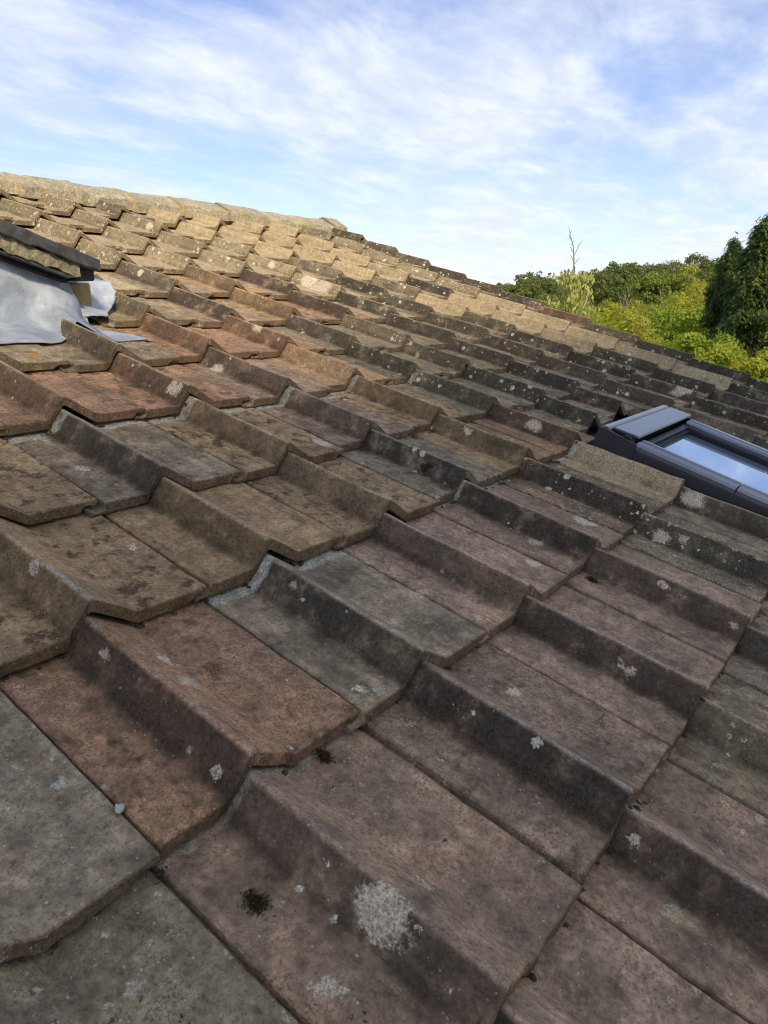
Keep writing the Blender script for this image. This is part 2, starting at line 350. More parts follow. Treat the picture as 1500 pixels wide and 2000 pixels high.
def tile_mesh(name, seed, nx, ny, xmin=-0.1078, xmax=0.1868, y0=0.0, lip=True, rough=1.0):
    r = np.random.default_rng(seed)
    xs = list(np.linspace(xmin, xmax, nx))
    for extra in (-0.031, -0.0275, -0.024, -0.020, -0.0045, -0.0025, -0.0005, 0.0015, 0.0035, 0.0055, 0.0080, 0.069, 0.073, 0.077):
        if xmin < extra < xmax: xs.append(extra)
    xs = sorted(set(round(float(x), 5) for x in xs))
    # edge rounding samples
    xs = sorted(set(xs + [round(xmin + 0.0022, 5), round(xmax - 0.0022, 5)]))
    top, bot, X = [], [], []
    if lip and xmin < -0.10:
        for x in (xmin - 0.028, xmin - 0.016, xmin - 0.012, xmin - 0.0006):
            X.append(x); top.append(PAN - 0.0118 - (0.0035 if abs(x - (xmin - 0.014)) < 0.003 else 0)); bot.append(PAN - THK)
    for k, x in enumerate(xs):
        z = float(tile_top(x))
        e = 0.0020 if (k == 0 or k == len(xs) - 1) else 0.0
        X.append(x); top.append(z - e)
        bot.append(z - (0.0098 if x > 0.158 else THK))
    X = np.array(X); top = np.array(top); bot = np.array(bot); n = len(X)
    ys = [y0, y0 + 0.0022] + list(np.linspace(y0 + 0.012, TLEN, ny))
    # smooth random relief
    ph = r.uniform(0, 6.28, 12); fr = r.uniform(15, 90, 12); an = r.uniform(0, 6.28, 12)
    def relief(x, y):
        return sum(math.sin(fr[k] * (math.cos(an[k]) * x + math.sin(an[k]) * y) + ph[k]) for k in range(12)) * 0.00022 * rough
    edge = np.cumsum(r.normal(0, 0.00025, n)) ; edge -= np.linspace(edge[0], edge[-1], n)
    edge = edge + r.normal(0, 0.00045, n) * rough
    for _ in range(2):                                  # an occasional chip off the lower edge
        if r.random() < 0.45:
            c = r.integers(2, n - 2); wd = r.uniform(1.0, 2.2)
            edge = edge + r.uniform(0.0015, 0.004) * np.exp(-((np.arange(n) - c) / wd) ** 2)
    edge[-1] += r.uniform(0.0005, 0.004); edge[-2] += r.uniform(0.0, 0.0012)
    V, F = [], []
    for j, y in enumerate(ys):
        fall = max(0.0, 1.0 - (y - y0) / 0.02)
        for k in range(n):
            inset = 0.0018 if j == 0 else 0.0
            V.append((X[k] + relief(y * 3, 7.1) * 0.6, y + edge[k] * fall, top[k] - inset + relief(X[k], y)))
        for k in range(n):
            inset = 0.0012 if j == 0 else 0.0
            V.append((X[k], y + (edge[k] + r.normal(0, 0.0006)) * fall, bot[k] + inset))
    st = 2 * n; m = len(ys)
    for j in range(m - 1):
        a, c = j * st, (j + 1) * st
        for k in range(n - 1):
            F.append((a + k, a + k + 1, c + k + 1, c + k))
            F.append((a + n + k + 1, a + n + k, c + n + k, c + n + k + 1))
        F.append((a + n, a, c, c + n)); F.append((a + n - 1, a + 2 * n - 1, c + 2 * n - 1, c + n - 1))
    for k in range(n - 1):
        F.append((k + 1, k, n + k, n + k + 1))
        e = (m - 1) * st
        F.append((e + k, e + k + 1, e + n + k + 1, e + n + k))
    me = bpy.data.meshes.new(name)
    me.from_pydata([tuple(map(float, v)) for v in V], [], F); me.update()
    sm = np.ones(len(F), bool)
    sm[-2 * (n - 1)::1] = False
    me.polygons.foreach_set('use_smooth', sm.tolist())
    me.set_sharp_from_angle(angle=math.radians(32))
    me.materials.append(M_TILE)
    return me

house = empty('house', (0, 0, 0))
tag(house, 'house with weathered brown and grey trough tiled roof filling the foreground', 'house')
V_EAVE, V_RIDGE, U0, U1 = -1.15, 3.62, -3.0, 3.46
# boarded deck under the tiles, in two pieces round the window opening is not needed: it lies below everything
dv, df = box_vf(U0, U1 - 0.03, V_EAVE, V_RIDGE + 0.0, -0.19, -0.155, lambda x, y, z: RW(x, y, z))
main_roof = mesh_obj('main_roof', dv, df, M_DARK, house)

NEAR = [tile_mesh('tile_near', 100 + k, 40, 22) for k in range(8)]
MID = [tile_mesh('tile_mid', 200 + k, 22, 6) for k in range(8)]
C_R, C_B, C_G, C_K = (0.440, 0.275, 0.178), (0.480, 0.340, 0.195), (0.365, 0.302, 0.215), (0.180, 0.160, 0.115)
C_T, C_N, C_P, C_O = (0.425, 0.350, 0.222), (0.375, 0.315, 0.208), (0.435, 0.315, 0.225), (0.480, 0.325, 0.200)
C_S = (0.375, 0.315, 0.205)
D_R, D_P, D_B, D_G = (0.255, 0.172, 0.120), (0.215, 0.168, 0.130), (0.245, 0.182, 0.114), (0.190, 0.162, 0.122)
# tone, second tone, biofilm with painted flank shade, lichen, unused, soil
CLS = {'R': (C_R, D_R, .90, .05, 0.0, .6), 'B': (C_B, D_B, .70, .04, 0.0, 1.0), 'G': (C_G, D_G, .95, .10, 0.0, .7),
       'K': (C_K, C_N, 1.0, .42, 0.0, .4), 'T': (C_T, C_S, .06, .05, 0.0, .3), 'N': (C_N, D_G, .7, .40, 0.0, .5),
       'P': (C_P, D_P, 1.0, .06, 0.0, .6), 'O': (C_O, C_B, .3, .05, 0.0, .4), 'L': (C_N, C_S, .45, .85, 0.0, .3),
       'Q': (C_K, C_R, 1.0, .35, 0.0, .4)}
ROWS = {  # class of each tile, from column -4 up to the verge
    -3: 'PGPBPNBGRPGBPGRB', -2: 'GPBGPBGRPNGBPNGB', -1: 'PGBPPNGPGBGPKNGK', 0: 'PGNPPPPKGPKGPKGK',
    1: 'GPGRGPPQTBKNKGKK', 2: 'BRBBBBGBRKPKPKTK', 3: 'RBRBGBPBKKKGKKTK', 4: 'BRGBRRPOKKKKKTTN',
    5: 'BGRBNGRRGNKKNTTR', 6: 'BBBBBBNPBRGKTTTK', 7: 'BBBBBNLGBPLKNKLK', 8: 'BBBBNNLLLLSNTLLK',
    9: 'BBBNNLLLLLLTTTLK', 10: 'BBBNNLLLLLTTTTLK', 11: 'BBNNNLLLLNTTTTNK'}
CLS['S'] = (C_S, C_T, .25, .7, 0.0, .2)
ROSE = {'-1,0': [(-0.0113, 0.1228, -0.0174, 0.036), (-0.0783, 0.1221, -0.045, 0.017), (0.0533, 0.1159, -0.0324, 0.014)],
        '-1,1': [(0.0499, 0.2135, -0.0302, 0.017), (0.0381, 0.1537, -0.0227, 0.024), (-0.0112, 0.2456, -0.0172, 0.014)],
        '0,-1': [(-0.0138, 0.2836, -0.0217, 0.013)], '4,0': [(-0.0113, 0.2645, -0.0176, 0.036)], '2,1': [(0.1668, 0.0889, -0.0449, 0.033), (-0.0451, 0.1055, -0.0449, 0.025)],
        '1,1': [(0.170, 0.0674, -0.0449, 0.02)], '-1,2': [(0.1671, 0.1524, -0.0449, 0.012), (-0.0074, 0.1207, -0.0106, 0.014)],
        '0,3': [(-0.0658, 0.1369, -0.0449, 0.016)], '1,4': [(-0.011, 0.0403, -0.0169, 0.029)], '1,3': [(0.165, 0.0542, -0.0449, 0.03)],
        '2,4': [(-0.030, 0.2386, -0.0432, 0.026)], '3,5': [(-0.0055, 0.1319, -0.0072, 0.024)], '3,2': [(-0.0091, 0.1763, -0.0135, 0.017)],
        '3,0': [(-0.0192, 0.2411, -0.0313, 0.024), (-0.0123, 0.1957, -0.0192, 0.018)], '1,0': [(-0.0154, 0.1164, -0.0246, 0.013), (-0.0163, 0.1023, -0.0262, 0.013)],
        '2,0': [(-0.008, 0.1564, -0.0115, 0.013), (-0.0155, 0.0211, -0.0249, 0.012)], '0,0': [(0.1086, 0.2039, -0.0449, 0.018)],
        '8,2': [(-0.004, 0.0484, -0.0035, 0.04), (-0.016, 0.07, -0.026, 0.03)], '6,7': [(-0.0105, 0.1879, -0.0161, 0.06), (-0.0122, 0.0937, -0.019, 0.06), (-0.03, 0.13, -0.044, 0.05)],
        '5,10': [(-0.0158, 0.0791, -0.0254, 0.03)], '3,7': [(-0.012, 0.19, -0.019, 0.018)], '4,2': [(-0.012, 0.13, -0.02, 0.03)],
        '0,5': [(9.0, 9.0, 9.0, 0.0), (9.0, 9.0, 9.0, 0.0), (0.13, 0.06, -0.045, 0.030)],
        '0,1': [(-0.0824, 0.0367, -0.0449, 0.015)], '6,8': [(-0.014, 0.15, -0.022, 0.03)]}
TUFT = {'2,2': (-0.0183, 0.0957, -0.0296, 0.015)}
HEAD = {'0,1': 0.020, '0,3': 0.020, '1,3': 0.022, '2,3': 0.016, '-1,0': 0.006, '4,3': 0.010, '4,1': 0.014, '3,3': 0.010, '2,1': 0.008}

def dormer_covers(u, v):                               # where the small dormer stands on the slope
    if v < 1.70: return False
    return u < 0.42 - max(0.0, (v - 2.13) * 0.301 / 0.31) and u + 0.05 < 0.47

cut_cache = {}
def tile_for(i, j):
    """mesh for one tile, cut where the roof window interrupts the course"""
    if j <= 1 and i == 5: return None
    if j <= 1 and i == 4:
        k = ('L', j % 3)
        if k not in cut_cache: cut_cache[k] = tile_mesh('tile_cut', 300 + j, 24, 12, xmax=0.020)
        return cut_cache[k]
    if j <= 1 and i == 6:
        k = ('R', j % 3)
        if k not in cut_cache: cut_cache[k] = tile_mesh('tile_cut', 320 + j, 18, 8, xmin=0.012, lip=False)
        return cut_cache[k]
    if j == 2 and i in (5, 6):
        k = ('H', i)
        if k not in cut_cache: cut_cache[k] = tile_mesh('tile_cut', 340 + i, 26, 8, y0=0.068 if i == 5 else 0.098)
        return cut_cache[k]
    return None if False else 'std'

DU = {}
_r = random.Random(8)
for j in range(-3, 12):
    d = [OFF.get(f'{i},{j}', (_r.gauss(0, 0.003), 0))[0] for i in range(-4, 12)]
    lim = 0.0022 if j < 6 else 0.004
    for _ in range(60):
        for k in range(15):
            e = d[k + 1] - d[k]
            if abs(e) > lim:
                c = (abs(e) - lim) * 0.5 * (1 if e > 0 else -1); d[k] += c; d[k + 1] -= c
    for k in range(16): DU[(k - 4, j)] = d[k]
n_tiles = 0
rt = random.Random(5)
for j in range(-3, 12):
    for i in range(-4, 12):
        u, v = W * i, VROW[j]
        if dormer_covers(u, v + 0.03): continue
        if i <= 0 and j >= 6: continue
        if i == 1 and j in (6, 7): continue
        if i == -4 and j not in (-1, 0, 1, 2, 3, 4): continue
        me = tile_for(i, j)
        if me is None: continue
        key = f'{i},{j}'
        if me == 'std':
            near = (-3 <= i <= 4 and -2 <= j <= 4)
            me = rt.choice(NEAR if near else MID)
        du, dvv = OFF.get(key, (rt.gauss(0, 0.004), rt.gauss(0, 0.004)))
        du = DU[(i, j)]
        u += du; v += dvv
        vup = VROW[j + 1] + OFF.get(f'{i},{j + 1}', (0, 0))[1]
        ob = bpy.data.objects.new('roof_tile', me); COL.objects.link(ob); ob.parent = main_roof
        ob.matrix_world = (Matrix.Translation(RW(u, v, sag(W * i, VROW[j]))) @
                           Matrix.Rotation(PITCH - TILT + rt.gauss(0, 0.0016), 4, 'X') @
                           Matrix.Rotation(rt.gauss(0, 0.004), 4, 'Y') @ Matrix.Rotation(rt.gauss(0, 0.004), 4, 'Z'))
        c1, c2, alg_shade, lich, _, dirt = CLS[ROWS[j][i + 4]]
        f1, f2 = rt.uniform(0.86, 1.16), rt.uniform(0.85, 1.15)
        hue = rt.uniform(-0.03, 0.03)
        ob.color = (c1[0] * f1 * (1 + hue), c1[1] * f1, c1[2] * f1 * (1 - hue), 1.0)
        ob['second_tone'] = [c2[0] * f2, c2[1] * f2, c2[2] * f2]
        ob['algae_shade'] = min(1.0, alg_shade * rt.uniform(0.75, 1.1)); ob['lichen'] = lich * rt.uniform(0.7, 1.2); ob['dirt'] = dirt * rt.uniform(0.4, 1.4)
        ob['broken_edge'] = 1.0; ob['head_at'] = vup - v; ob['orange'] = 1.0 if key == '0,5' else 0.0; ob['head'] = HEAD.get(key, 0.0); ob['wear'] = rt.uniform(0.0, 1.0)
        rs = ROSE.get(key, [])
        for q, nm in enumerate(('rosette_a', 'rosette_b', 'rosette_c')):
            a = rs[q] if q < len(rs) else (9.0, 9.0, 9.0, 0.0)
            ob[nm] = list(a[:3]); ob[nm + '_size'] = a[3]
        a = TUFT.get(key, (9.0, 9.0, 9.0, 0.0))
        ob['tuft'] = list(a[:3]); ob['tuft_size'] = a[3]
        n_tiles += 1
print('tiles', n_tiles)

def surf_w(u, v):
    """height of the tile covering above the slope plane"""
    j = max(k for k in VROW if VROW[k] <= v + 1e-6)
    i = math.floor((u + 0.1085) / W)
    return float(tile_top(u - W * i)) - (v - VROW[j]) * math.tan(TILT) + sag(W * i, VROW[j])

# ---- ridge: angled caps bedded in mortar
ridge_prof = [(-0.140, -0.055), (-0.126, -0.008), (-0.118, 0.001), (0.0, 0.021), (0.100, -0.035), (0.108, -0.060), (0.104, -0.18)]
def cap_mesh(name, length, seed):
    r = np.random.default_rng(seed); P = []
    for x in np.linspace(0, length, 7):
        P.append([(x, q[0] + r.normal(0, 0.0025), q[1] + r.normal(0, 0.0025)) for q in ridge_prof])
    inn = [[(x, y * 0.86, z - 0.018) for x, y, z in row] for row in P]
    n = len(ridge_prof); V = [p for row in P for p in row] + [p for row in inn for p in row]; F = []; m = 7; o = m * n
    for a in range(m - 1):
        for k in range(n - 1):
            F.append((a * n + k, (a + 1) * n + k, (a + 1) * n + k + 1, a * n + k + 1))
            F.append((o + a * n + k + 1, o + (a + 1) * n + k + 1, o + (a + 1) * n + k, o + a * n + k))
    for k in range(n - 1):
        F.append((k, k + 1, o + k + 1, o + k)); e = (m - 1) * n
        F.append((e + k + 1, e + k, o + e + k, o + e + k + 1))
    return V, F
caps = []
ridge_joints = [-2.9, -2.57, -2.24, -1.91, -1.58, -1.25, -0.92, -0.59, -0.26, 0.09, 0.42, 0.75, 1.09, 1.41, 1.70, 2.01, 2.35, 2.68, 3.01, 3.30]
for k, u in enumerate(ridge_joints):
    un = ridge_joints[k + 1] if k + 1 < len(ridge_joints) else 3.44
    Vv, Ff = cap_mesh('ridge', un - u - 0.008, 40 + k)
    o = mesh_obj('ridge_tile', Vv, Ff, M_TILE, main_roof)
    o.matrix_world = Matrix.Translation(RW(u, 3.622, sag(min(u, 3.3), 3.4) * 0.5 + random.gauss(0, 0.005))) @ Matrix.Rotation(PITCH + random.gauss(0, 0.02), 4, 'X') @ Matrix.Rotation(random.gauss(0, 0.008), 4, 'Z') @ Matrix.Rotation(random.gauss(0, 0.008), 4, 'Y')
    bevel(o, 0.004)
    kf = random.uniform(0.88, 1.12); o.color = (0.37 * kf, 0.335 * kf, 0.245 * kf, 1)
    o['second_tone'] = [0.27, 0.25, 0.19]; o['algae_shade'] = 0.12; o['lichen'] = 0.8; o['dirt'] = 0.3; o['head'] = 0.0; o['wear'] = 0.0; o['broken_edge'] = 0.0; o['head_at'] = 9.0; o['orange'] = 0.0
    for nm in ('rosette_a', 'rosette_b', 'rosette_c', 'tuft'): o[nm] = [9.0, 9.0, 9.0]; o[nm + '_size'] = 0.0
    # ochre pointing between two caps
    pv, pf = [], []
    for x in (-0.012, 0.006):
        for q in ridge_prof: pv.append((x + random.gauss(0, 0.002), q[0] * 1.012, q[1] + 0.001))
        for q in ridge_prof: pv.append((x, q[0] * 0.86, q[1] - 0.02))
    n = len(ridge_prof)
    for q in range(n - 1):
        pf += [(q, 2 * n + q, 2 * n + q + 1, q + 1), (q + 1, n + q + 1, n + q, q), (2 * n + q, 3 * n + q, 3 * n + q + 1, 2 * n + q + 1)]
    po = mesh_obj('mortar_joint', pv, pf, M_MORTAR_Y if k % 3 != 1 else M_MORTAR, main_roof)
    po.matrix_world = o.matrix_world.copy()
# mortar bedding under the caps, filling the troughs of the top course
P = []
us = np.linspace(U0, 3.43, 260)
P = [[RW(u, 3.50 + 0.004 * math.sin(u * 31), surf_w(u, 3.51) - 0.012) for u in us], [RW(u, 3.512, -0.012) for u in us], [RW(u, 3.60, 0.0) for u in us]]
grid_obj('mortar_bedding', P, M_MORTAR, main_roof)
# hidden far slope of the roof, verge board, walls
def far_pt(x, y, z):
    b = RW(x, V_RIDGE, 0); return (x, b.y + y * cp + z * sp, b.z - y * sp + z * cp)
v_, f_ = box_vf(U0, U1, 0.02, 4.6, -0.09, -0.045, far_pt)
mesh_obj('far_slope', v_, f_, simple('brown_roofing', (0.15, 0.12, 0.1), 0.95, 0.3, 6.0), house)
v_, f_ = box_vf(3.455, 3.485, V_EAVE, V_RIDGE, -0.24, -0.072, lambda x, y, z: RW(x, y, z))
mesh_obj('verge_board', v_, f_, M_TIMBER, house)
GZ = -3.6
SHADE_BLOCK_TOP = 6.6
ridge_w = RW(0, V_RIDGE, 0); eave = RW(0, V_EAVE, 0)
yb = ridge_w.y + 4.4
prof = [(eave.y + 0.3, GZ), (yb, GZ), (yb, eave.z - 0.22), (ridge_w.y, ridge_w.z - 0.25), (eave.y + 0.3, eave.z - 0.17)]
V_ = [(x, y, z) for x in (U0 + 0.1, 3.42) for y, z in prof]
F_ = [(0, 1, 2, 3, 4), (9, 8, 7, 6, 5), (0, 5, 6, 1), (1, 6, 7, 2), (4, 3, 8, 9), (0, 4, 9, 5), (2, 7, 8, 3)]
mesh_obj('wall', V_, F_, M_BRICK, house)
# unseen block added behind the camera to cast shade over the lower roof
def hip(x0, x1, y0, y1, z0, z1, run):
    return [(x0, y0, z0), (x1, y0, z0), (x1, y1, z0), (x0, y1, z0), (x0 + run, (y0 + y1) / 2, z1), (x1 - run, (y0 + y1) / 2, z1)], [(3, 2, 1, 0), (0, 1, 5, 4), (1, 2, 5), (2, 3, 4, 5), (3, 0, 4)]
v_, f_ = join_vf([box_vf(-6.0, -3.05, -5.0, 1.2, GZ, -0.2), box_vf(-5.4, 1.25, -11.0, -5.003, GZ, SHADE_BLOCK_TOP)])  # low box added to join the shade block to the house
mesh_obj('shade_block', v_, f_, M_BRICK, house)  # added block; its pale walls also bounce light onto the roof
v_, f_ = join_vf([hip(-5.6, 1.45, -11.2, -4.80, SHADE_BLOCK_TOP + 0.003, SHADE_BLOCK_TOP + 1.6, 2.9), hip(-6.1, -3.02, -4.79, 1.3, -0.197, 0.5, 1.2)])
mesh_obj('shade_block_roof', v_, f_, simple('slate_roofing', (0.08, 0.08, 0.085), 0.8, 0.2, 6.0), house)

# ------------------------------------------------------------------ roof window
WU0, WU1, WV0, WV1 = 1.228, 1.778, -0.42, 0.577
rwf = lambda x, y, z: RW(x, y, z)
def wbox(name, parent, mat, *b, bev=0.003):
    v, f = box_vf(*b, rwf); o = mesh_obj(name, v, f, mat, parent)
    if bev: bevel(o, bev)
    return o
def wprism(name, parent, mat, prof, a0, a1, along='v', bev=0.002):
    """profile of (across, w) swept along v (or (v, w) swept along u)"""
    n = len(prof)
    V = [RW(p, a, w) if along == 'v' else RW(a, p, w) for a in (a0, a1) for p, w in prof]
    F = [tuple(range(n))[::-1], tuple(range(n, 2 * n))] + [(k, (k + 1) % n, n + (k + 1) % n, n + k) for k in range(n)]
    o = mesh_obj(name, V, F, mat, parent); bevel(o, bev)
    bm_fix(o); return o
def bm_fix(o):
    import bmesh
    bm = bmesh.new(); bm.from_mesh(o.data); bmesh.ops.recalc_face_normals(bm, faces=bm.faces); bm.to_mesh(o.data); bm.free()
v_, f_ = join_vf([box_vf(WU0, WU0 + 0.030, WV0, 0.470, -0.150, 0.012, rwf), box_vf(WU1 - 0.030, WU1, WV0, 0.470, -0.150, 0.012, rwf),
                  box_vf(WU0 + 0.030, WU1 - 0.030, 0.540, WV1 - 0.004, -0.150, 0.010, rwf), box_vf(WU0 + 0.030, WU1 - 0.030, WV0, WV0 + 0.04, -0.150, 0.008, rwf)])
win = mesh_obj('roof_window', v_, f_, M_FRAME, house); bevel(win, 0.003)
win['label'] = 'dark grey metal roof window reflecting the sky at the right edge of the roof'
# end cheeks of the top box
for x0, x1 in ((WU0 - 0.003, WU0 + 0.004), (WU1 - 0.004, WU1 + 0.003)):
    wprism('end_cheek', win, M_FRAME, [(0.462, -0.15), (0.580, -0.15), (0.580, 0.030), (0.574, 0.037), (0.466, 0.029), (0.462, 0.024)], x0, x1, 'u', 0.0012)
wprism('top_cover', win, M_HOOD, [(0.552, 0.010), (0.578, 0.010), (0.578, 0.034), (0.572, 0.040), (0.556, 0.042), (0.552, 0.036)], WU0 + 0.005, WU1 - 0.005, 'u', 0.0015)
wprism('hood', win, M_HOOD, [(0.474, 0.038), (0.478, 0.044), (0.549, 0.041), (0.549, 0.034), (0.480, 0.036)], WU0 + 0.030, WU1 - 0.004, 'u', 0.0012)
wbox('ventilation_bar', win, M_RUBBER, WU0 + 0.03, WU1 - 0.03, 0.490, 0.545, 0.004, 0.033, bev=0.002)
# sculpted plastic end caps between cheek and hood
for vc, r_ in ((0.553, 0.018), (0.500, 0.022)):
    pr = [(vc + r_ * math.cos(t), 0.016 + r_ * math.sin(t)) for t in np.linspace(0, math.pi, 9)]
    wprism('end_cap', win, M_RUBBER, pr, WU0 + 0.006, WU0 + 0.028, 'u', 0.002)
# cladding rails in two lengths with a joint
def rail(side, v0, v1):
    s = 1 if side == 'l' else -1; e = WU0 if side == 'l' else WU1
    pr = [(e - s * 0.002, 0.013), (e - s * 0.002, 0.026), (e + s * 0.005, 0.031), (e + s * 0.030, 0.033), (e + s * 0.034, 0.030), (e + s * 0.048, 0.030), (e + s * 0.052, 0.033), (e + s * 0.066, 0.032), (e + s * 0.070, 0.026), (e + s * 0.070, 0.013)]
    return wprism('rail_cover', win, M_HOOD, pr, v0, v1, 'v', 0.001)
for sd in 'lr':
    rail(sd, 0.190, 0.468); rail(sd, WV0, 0.187)
wbox('lower_rail', win, M_HOOD, WU0 + 0.072, WU1 - 0.072, WV0, WV0 + 0.07, 0.012, 0.030)
# recessed sash with its black gasket and the pane
si = [(WU0 + 0.072, WU0 + 0.088, WV0 + 0.07, 0.472), (WU1 - 0.088, WU1 - 0.072, WV0 + 0.07, 0.472), (WU0 + 0.088, WU1 - 0.088, 0.452, 0.472), (WU0 + 0.088, WU1 - 0.088, WV0 + 0.07, WV0 + 0.09)]
v_, f_ = join_vf([box_vf(a, b_, c, d, -0.02, 0.020, rwf) for a, b_, c, d in si])
sash = mesh_obj('sash', v_, f_, M_FRAME, win)
si = [(WU0 + 0.089, WU0 + 0.097, WV0 + 0.091, 0.451), (WU1 - 0.097, WU1 - 0.089, WV0 + 0.091, 0.451), (WU0 + 0.097, WU1 - 0.097, 0.440, 0.451), (WU0 + 0.097, WU1 - 0.097, WV0 + 0.091, WV0 + 0.10)]
v_, f_ = join_vf([box_vf(a, b_, c, d, -0.02, 0.013, rwf) for a, b_, c, d in si])
mesh_obj('gasket', v_, f_, M_RUBBER, win)
wbox('glass_pane', win, M_GLASS, WU0 + 0.097, WU1 - 0.097, WV0 + 0.10, 0.440, -0.010, 0.003, bev=0)
wbox('clip', win, M_FRAME, WU0 - 0.012, WU0 - 0.003, 0.470, 0.492, -0.030, -0.012, bev=0.001)
# flashing round the frame
P = [[RW(u, v, w) for u in np.linspace(WU0 - 0.02, WU1 + 0.10, 12)] for v, w in ((0.579, -0.074), (0.60, -0.078), (0.66, -0.080), (0.72, -0.088), (0.80, -0.094))]
grid_obj('head_flashing', P, M_FRAME, win, thick=0.002)
wbox('side_flashing', win, M_FRAME, WU1 + 0.002, WU1 + 0.016, WV0, 0.60, -0.15, -0.030, bev=0)
# offcut of tile wedged under the cut edge beside the frame
v_, f_ = box_vf(WU0 - 0.026, WU0 - 0.006, 0.285, 0.325, -0.075, -0.018, rwf)
bl = mesh_obj('tile_offcut', v_, f_, simple('pale_cut_concrete', (0.34, 0.30, 0.22), 0.95, 0.3, 60.0, bump=0.002), main_roof); bevel(bl, 0.004)

# ------------------------------------------------------------------ small dormer at the left
DY = 1.735
zline = lambda u: 0.612 + (0.362 - u) * 0.312
UA = -1.0
dv_ = [(x, y, z) for y in (DY + 0.012, 3.0) for x, z in ((0.352, 0.35), (0.352, zline(0.352)), (UA, zline(UA)), (2 * UA - 0.352, zline(0.352)), (2 * UA - 0.352, 0.35))]
dormer = mesh_obj('dormer', dv_, [(4, 3, 2, 1, 0), (5, 6, 7, 8, 9), (0, 1, 6, 5), (1, 2, 7, 6), (2, 3, 8, 7), (3, 4, 9, 8), (4, 0, 5, 9)], M_DARK, house)
dormer['label'] = 'small lead clad dormer with mortar bedded verge at the left edge'
# lead sheet on the front, dressed out at the foot
rows = []
ts = np.linspace(0, 1, 22)
for t in ts:
    row = []
    for s_ in np.linspace(0, 1, 70):
        uR = 0.362 + 0.026 * min(1.0, t * 1.15) ** 1.4
        u = -1.6 + s_ * (uR + 1.6)
        zt = zline(max(min(u, 0.362), UA) if u > UA else 2 * UA - u) + 0.01
        zb = (DY / cp) * 0 + DY * math.tan(PITCH) + 0.006
        base = RW(u, 1.80, surf_w(u, 1.80) + 0.008)
        if t < 0.72:
            k = t / 0.72
            z = zt + (base.z + 0.035 - zt) * k
            y = DY - 0.012 * math.sin(k * 2.2) - 0.010 * k ** 3 + 0.004 * math.sin(u * 17 + k * 4) + 0.003 * math.sin(u * 41 - k * 9)
            row.append((u, y, z))
        else:
            k = (t - 0.72) / 0.28
            vlow = 1.628 + 0.05 * math.exp(-((u - 0.29) / 0.03) ** 2) + 0.004 * math.sin(u * 60)
            vv = 1.795 + (vlow - 1.795) * k
            p0 = RW(u, vv, surf_w(u, vv) + 0.006)
            lift = 0.035 * (1 - k) ** 2.5
            row.append((u, p0.y - 0.02 * k * (1 - k), p0.z + lift))
    rows.append(row)
grid_obj('lead_cladding', rows, M_LEAD, dormer, thick=0.0022)
rows = []
for k in np.linspace(0, 1, 14):
    row = []
    for u in np.linspace(0.30, 0.516, 40):
        vup = 1.80 if u < 0.388 else 1.80 + (1.634 - 1.80) * ((u - 0.388) / 0.128) ** 0.9
        vlow = 1.630 + 0.060 * math.exp(-((u - 0.30) / 0.028) ** 2) + 0.003 * math.sin(u * 90)
        vv = vlow + (max(vup, vlow + 0.002) - vlow) * k
        row.append(RW(u, vv, surf_w(u, vv) + 0.0045 + 0.002 * math.sin(u * 50 + vv * 40)))
    rows.append(row)
grid_obj('lead_apron', rows, M_LEAD, dormer, thick=0.002)
def spow(a, b, t): return a + (b - a) * t
ctrl = [[(.378, 1.800, -.040), (.43, 1.785, -.038), (.465, 1.79, -.040), (.505, 1.845, -.038)],
        [(.395, 1.86, -.018), (.45, 1.85, -.026), (.50, 1.862, -.032), (.540, 1.868, -.022)],
        [(.41, 1.91, .004), (.47, 1.91, .000), (.52, 1.90, -.010), (.556, 1.89, .004)],
        [(.43, 1.95, .012), (.49, 1.95, .018), (.530, 1.97, .024), (.562, 1.93, .024)]]
def bil(c, a, b):
    a = a * 3; b = b * 3; i0, j0 = min(int(a), 2), min(int(b), 2); fa, fb = a - i0, b - j0
    g_ = lambda i, j: Vector(c[i][j])
    return (g_(i0, j0) * (1 - fb) + g_(i0, j0 + 1) * fb) * (1 - fa) + (g_(i0 + 1, j0) * (1 - fb) + g_(i0 + 1, j0 + 1) * fb) * fa
rs_ = np.random.default_rng(9); sgrid = []
for a in np.linspace(0, 1, 16):
    row = []
    for b_ in np.linspace(0, 1, 20):
        p_ = bil(ctrl, a, b_); ed = 0.003 if (a in (0, 1) or b_ in (0, 1)) else 0.0
        row.append(RW(p_.x + rs_.normal(0, ed), p_.y + rs_.normal(0, ed), p_.z + 0.004 * math.sin(a * 9 + b_ * 3)))
    sgrid.append(row)
sk = grid_obj('lead_soaker', sgrid, M_LEAD, dormer, thick=0.002)
# tiled verge: dark slab edge, bedding mortar, shadowed undercloak
def slope_strip(name, u0, u1, y0, y1, zo0, zo1, mat, jag=0.0, n=60, seed=1):
    r = np.random.default_rng(seed); V = []; F = []
    us_ = np.linspace(u0, u1, n)
    for u in us_:
        zz = zline(u) if u >= UA else zline(2 * UA - u)
        a, c = r.normal(0, jag), r.normal(0, jag)
        V += [(u, y0 + r.normal(0, jag * 0.8), zz + zo0 + a), (u, y0 + r.normal(0, jag * 0.8), zz + zo1 + c), (u, y1, zz + zo1), (u, y1, zz + zo0)]
    for k in range(n - 1):
        for q in range(4):
            F.append((4 * k + q, 4 * k + 4 + q, 4 * k + 4 + (q + 1) % 4, 4 * k + (q + 1) % 4))
    F += [(0, 1, 2, 3), tuple(4 * (n - 1) + q for q in (3, 2, 1, 0))]
    o = mesh_obj(name, V, F, mat, dormer); bm_fix(o); return o
o = slope_strip('verge_tile', 0.02, 0.428, 1.660, 2.02, 0.030, 0.062, M_VERGE, 0.0016, 24, 2); bevel(o, 0.003)
